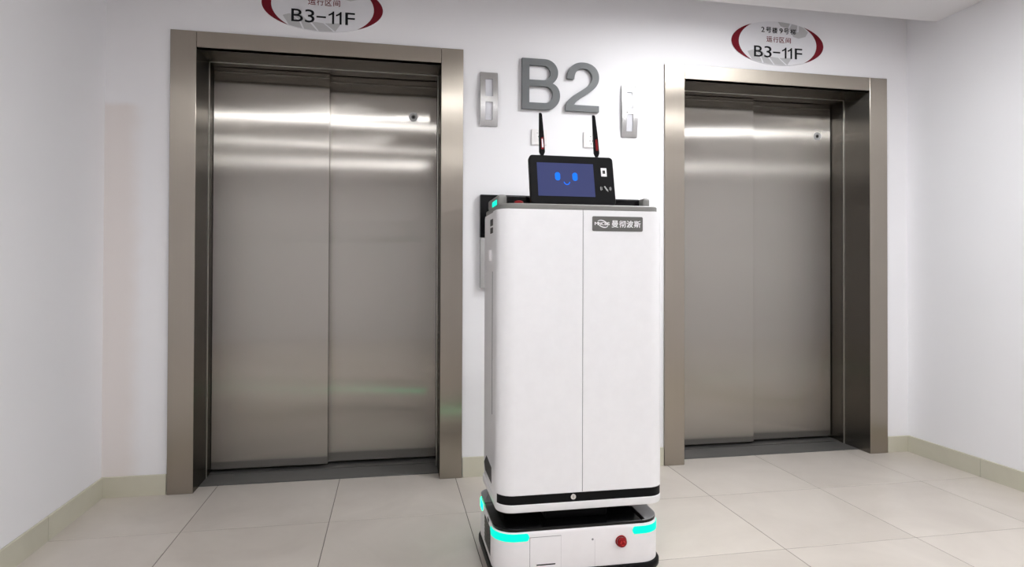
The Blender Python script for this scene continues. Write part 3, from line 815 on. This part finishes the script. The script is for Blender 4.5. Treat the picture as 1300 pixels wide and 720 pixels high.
# drive base
BX0, BX1, BY0, BY1 = 1.213, 1.824, -1.222, -.80
base = obj('drive_base', rr_loft(BX0, BX1, BY0, BY1, .078, [(.052, .004), (.056, .001), (.062, 0), (.185, 0), (.194, .0015), (.198, .005)], 16), M['white2'], robot, True)
plate = obj('base_top_plate', rr_loft(BX0, BX1, BY0, BY1, .078, [(.197, .0045), (.199, .0035), (.2065, .0035), (.2085, .0055)], 16), M['gloss_black'], robot, True)
obj('end_cap', rr_loft(1.752, BX1, BY0, BY1, (.002, .078, .078, .002), [(.2075, .004), (.2105, .004), (.2112, .0048)], 12), M['cap_grey'], plate, True)
obj('end_cap', rr_loft(BX0, BX0 + .055, -.955, BY1, (.002, .002, .002, .054), [(.2075, .004), (.2105, .004), (.2112, .0048)], 10), M['cap_grey'], plate, True)
obj('lift_column', bev_box(1.405, 1.640, -1.150, -.90, .208, .263, .008, 2), M['black'], robot)
obj('lift_frame', bev_box(1.270, 1.775, -1.080, -.86, .208, .263, .006, 2), M['black'], robot)
bl = .078

cl = [(BX0, -1.128)] + arc(BX0 + bl, BY0 + bl, bl, 180, 270, 16) + [(1.333, BY0)]
obj('light_strip', strip(resample(cl, .004), .1665, .1925, -.004, .0015, .010), M['cyan'], base, True)
cr = [(1.708, BY0)] + arc(BX1 - bl, BY0 + bl, bl, 270, 360, 16) + [(BX1, -1.128)]
obj('light_strip', strip(resample(cr, .004), .1625, .1890, -.004, .0015, .010), M['cyan'], base, True)
rl = [(1.31, BY1)] + arc(BX0 + bl, BY1 - bl, bl, 90, 180, 16) + [(BX0, -.935)]
obj('light_strip', strip(resample(rl, .004), .1690, .1940, -.004, .0015, .010), M['green'], base, True)
rr_ = [(BX1, -.935)] + arc(BX1 - bl, BY1 - bl, bl, 0, 90, 16) + [(1.70, BY1)]
obj('light_strip', strip(resample(rr_, .004), .1690, .1940, -.004, .0015, .010), M['green'], base, True)
# front hatch, slot, screw, emergency stop
F = BY0
def line(x0, x1, z0, z1): return box(x0, x1, F - .0003, F + .002, z0, z1)
bm = BM(); add_box(bm, 1.3342, 1.3358, F - .0003, F + .002, .060, .1785); add_box(bm, 1.3358, 1.4465, F - .0003, F + .002, .1768, .1785)
obj('hatch_seam', bm, M['seam'], base)
obj('hatch_seam', line(1.4458, 1.4465, .062, .1768), M['seam_pale'], base)
obj('hatch_seam', line(1.5685, 1.5692, .060, .155), M['seam_pale'], base)
obj('card_slot', box(1.3585, 1.4255, F - .0006, F + .002, .0795, .0835), M['black'], base)
obj('screw_hole', add_disc(BM(), (1.5605, F + .001, .1555), (0, -1, 0), .0038, .0038, .0014, 14), M['seam'], base)
es = BM(); add_ring(es, (1.6655, F + .0005, .1415), (0, -1, 0), .0205, .016, .004)
obj('stop_collar', es, M['red'], base, True)
es = BM(); add_disc(es, (1.6655, F + .001, .1415), (0, -1, 0), .0135, .0175, .014, 28, .006)
obj('emergency_stop', es, M['red'], base, True)
mk = BM()
for k in range(3):
    a0 = 120 * k
    pts = [(1.6655 + .0085 * math.cos(math.radians(a0 + q)), .1415 + .0085 * math.sin(math.radians(a0 + q))) for q in range(0, 71, 10)]
    pts += [(1.6655 + .0060 * math.cos(math.radians(a0 + q)), .1415 + .0060 * math.sin(math.radians(a0 + q))) for q in range(70, -1, -10)]
    prism(mk, pts, F - .0213, F - .016)
obj('stop_arrows', mk, M['red_mark'], base)
# side louvre: dark frame with slats
vb = obj('side_vent', box(BX0 - .0008, BX0 + .003, -1.122, -.985, .082, .178), M['dark_grey'], base)
for k in range(6):
    z = .094 + k * .0145
    obj('vent_slat', box(BX0 - .0026, BX0 - .0004, -1.114, -.993, z, z + .006), M['slat'], base)
obj('side_port', box(BX0 - .0006, BX0 + .003, -1.085, -1.050, .184, .194), M['dark_grey'], base)
# bumper skirt and wheels
obj('bumper', rr_loft(BX0 - .008, BX1 + .010, BY0 - .008, BY1 + .004, .084, [(.028, .010), (.031, .003), (.036, 0), (.053, 0), (.058, .003), (.060, .010)], 16), M['black'], robot, True)
for wx in (1.29, 1.745):
    for wy in (-1.15, -.88):
        w = BM(); add_disc(w, (wx - .011, wy, .022), (1, 0, 0), .022, .022, .022, 24)
        obj('wheel', w, M['dark_grey'], robot, True)
for wx in (1.25, 1.775):
    w = BM(); add_disc(w, (wx - .015, -1.01, .05), (1, 0, 0), .05, .05, .03, 30)
    obj('drive_wheel', w, M['dark_grey'], robot, True)
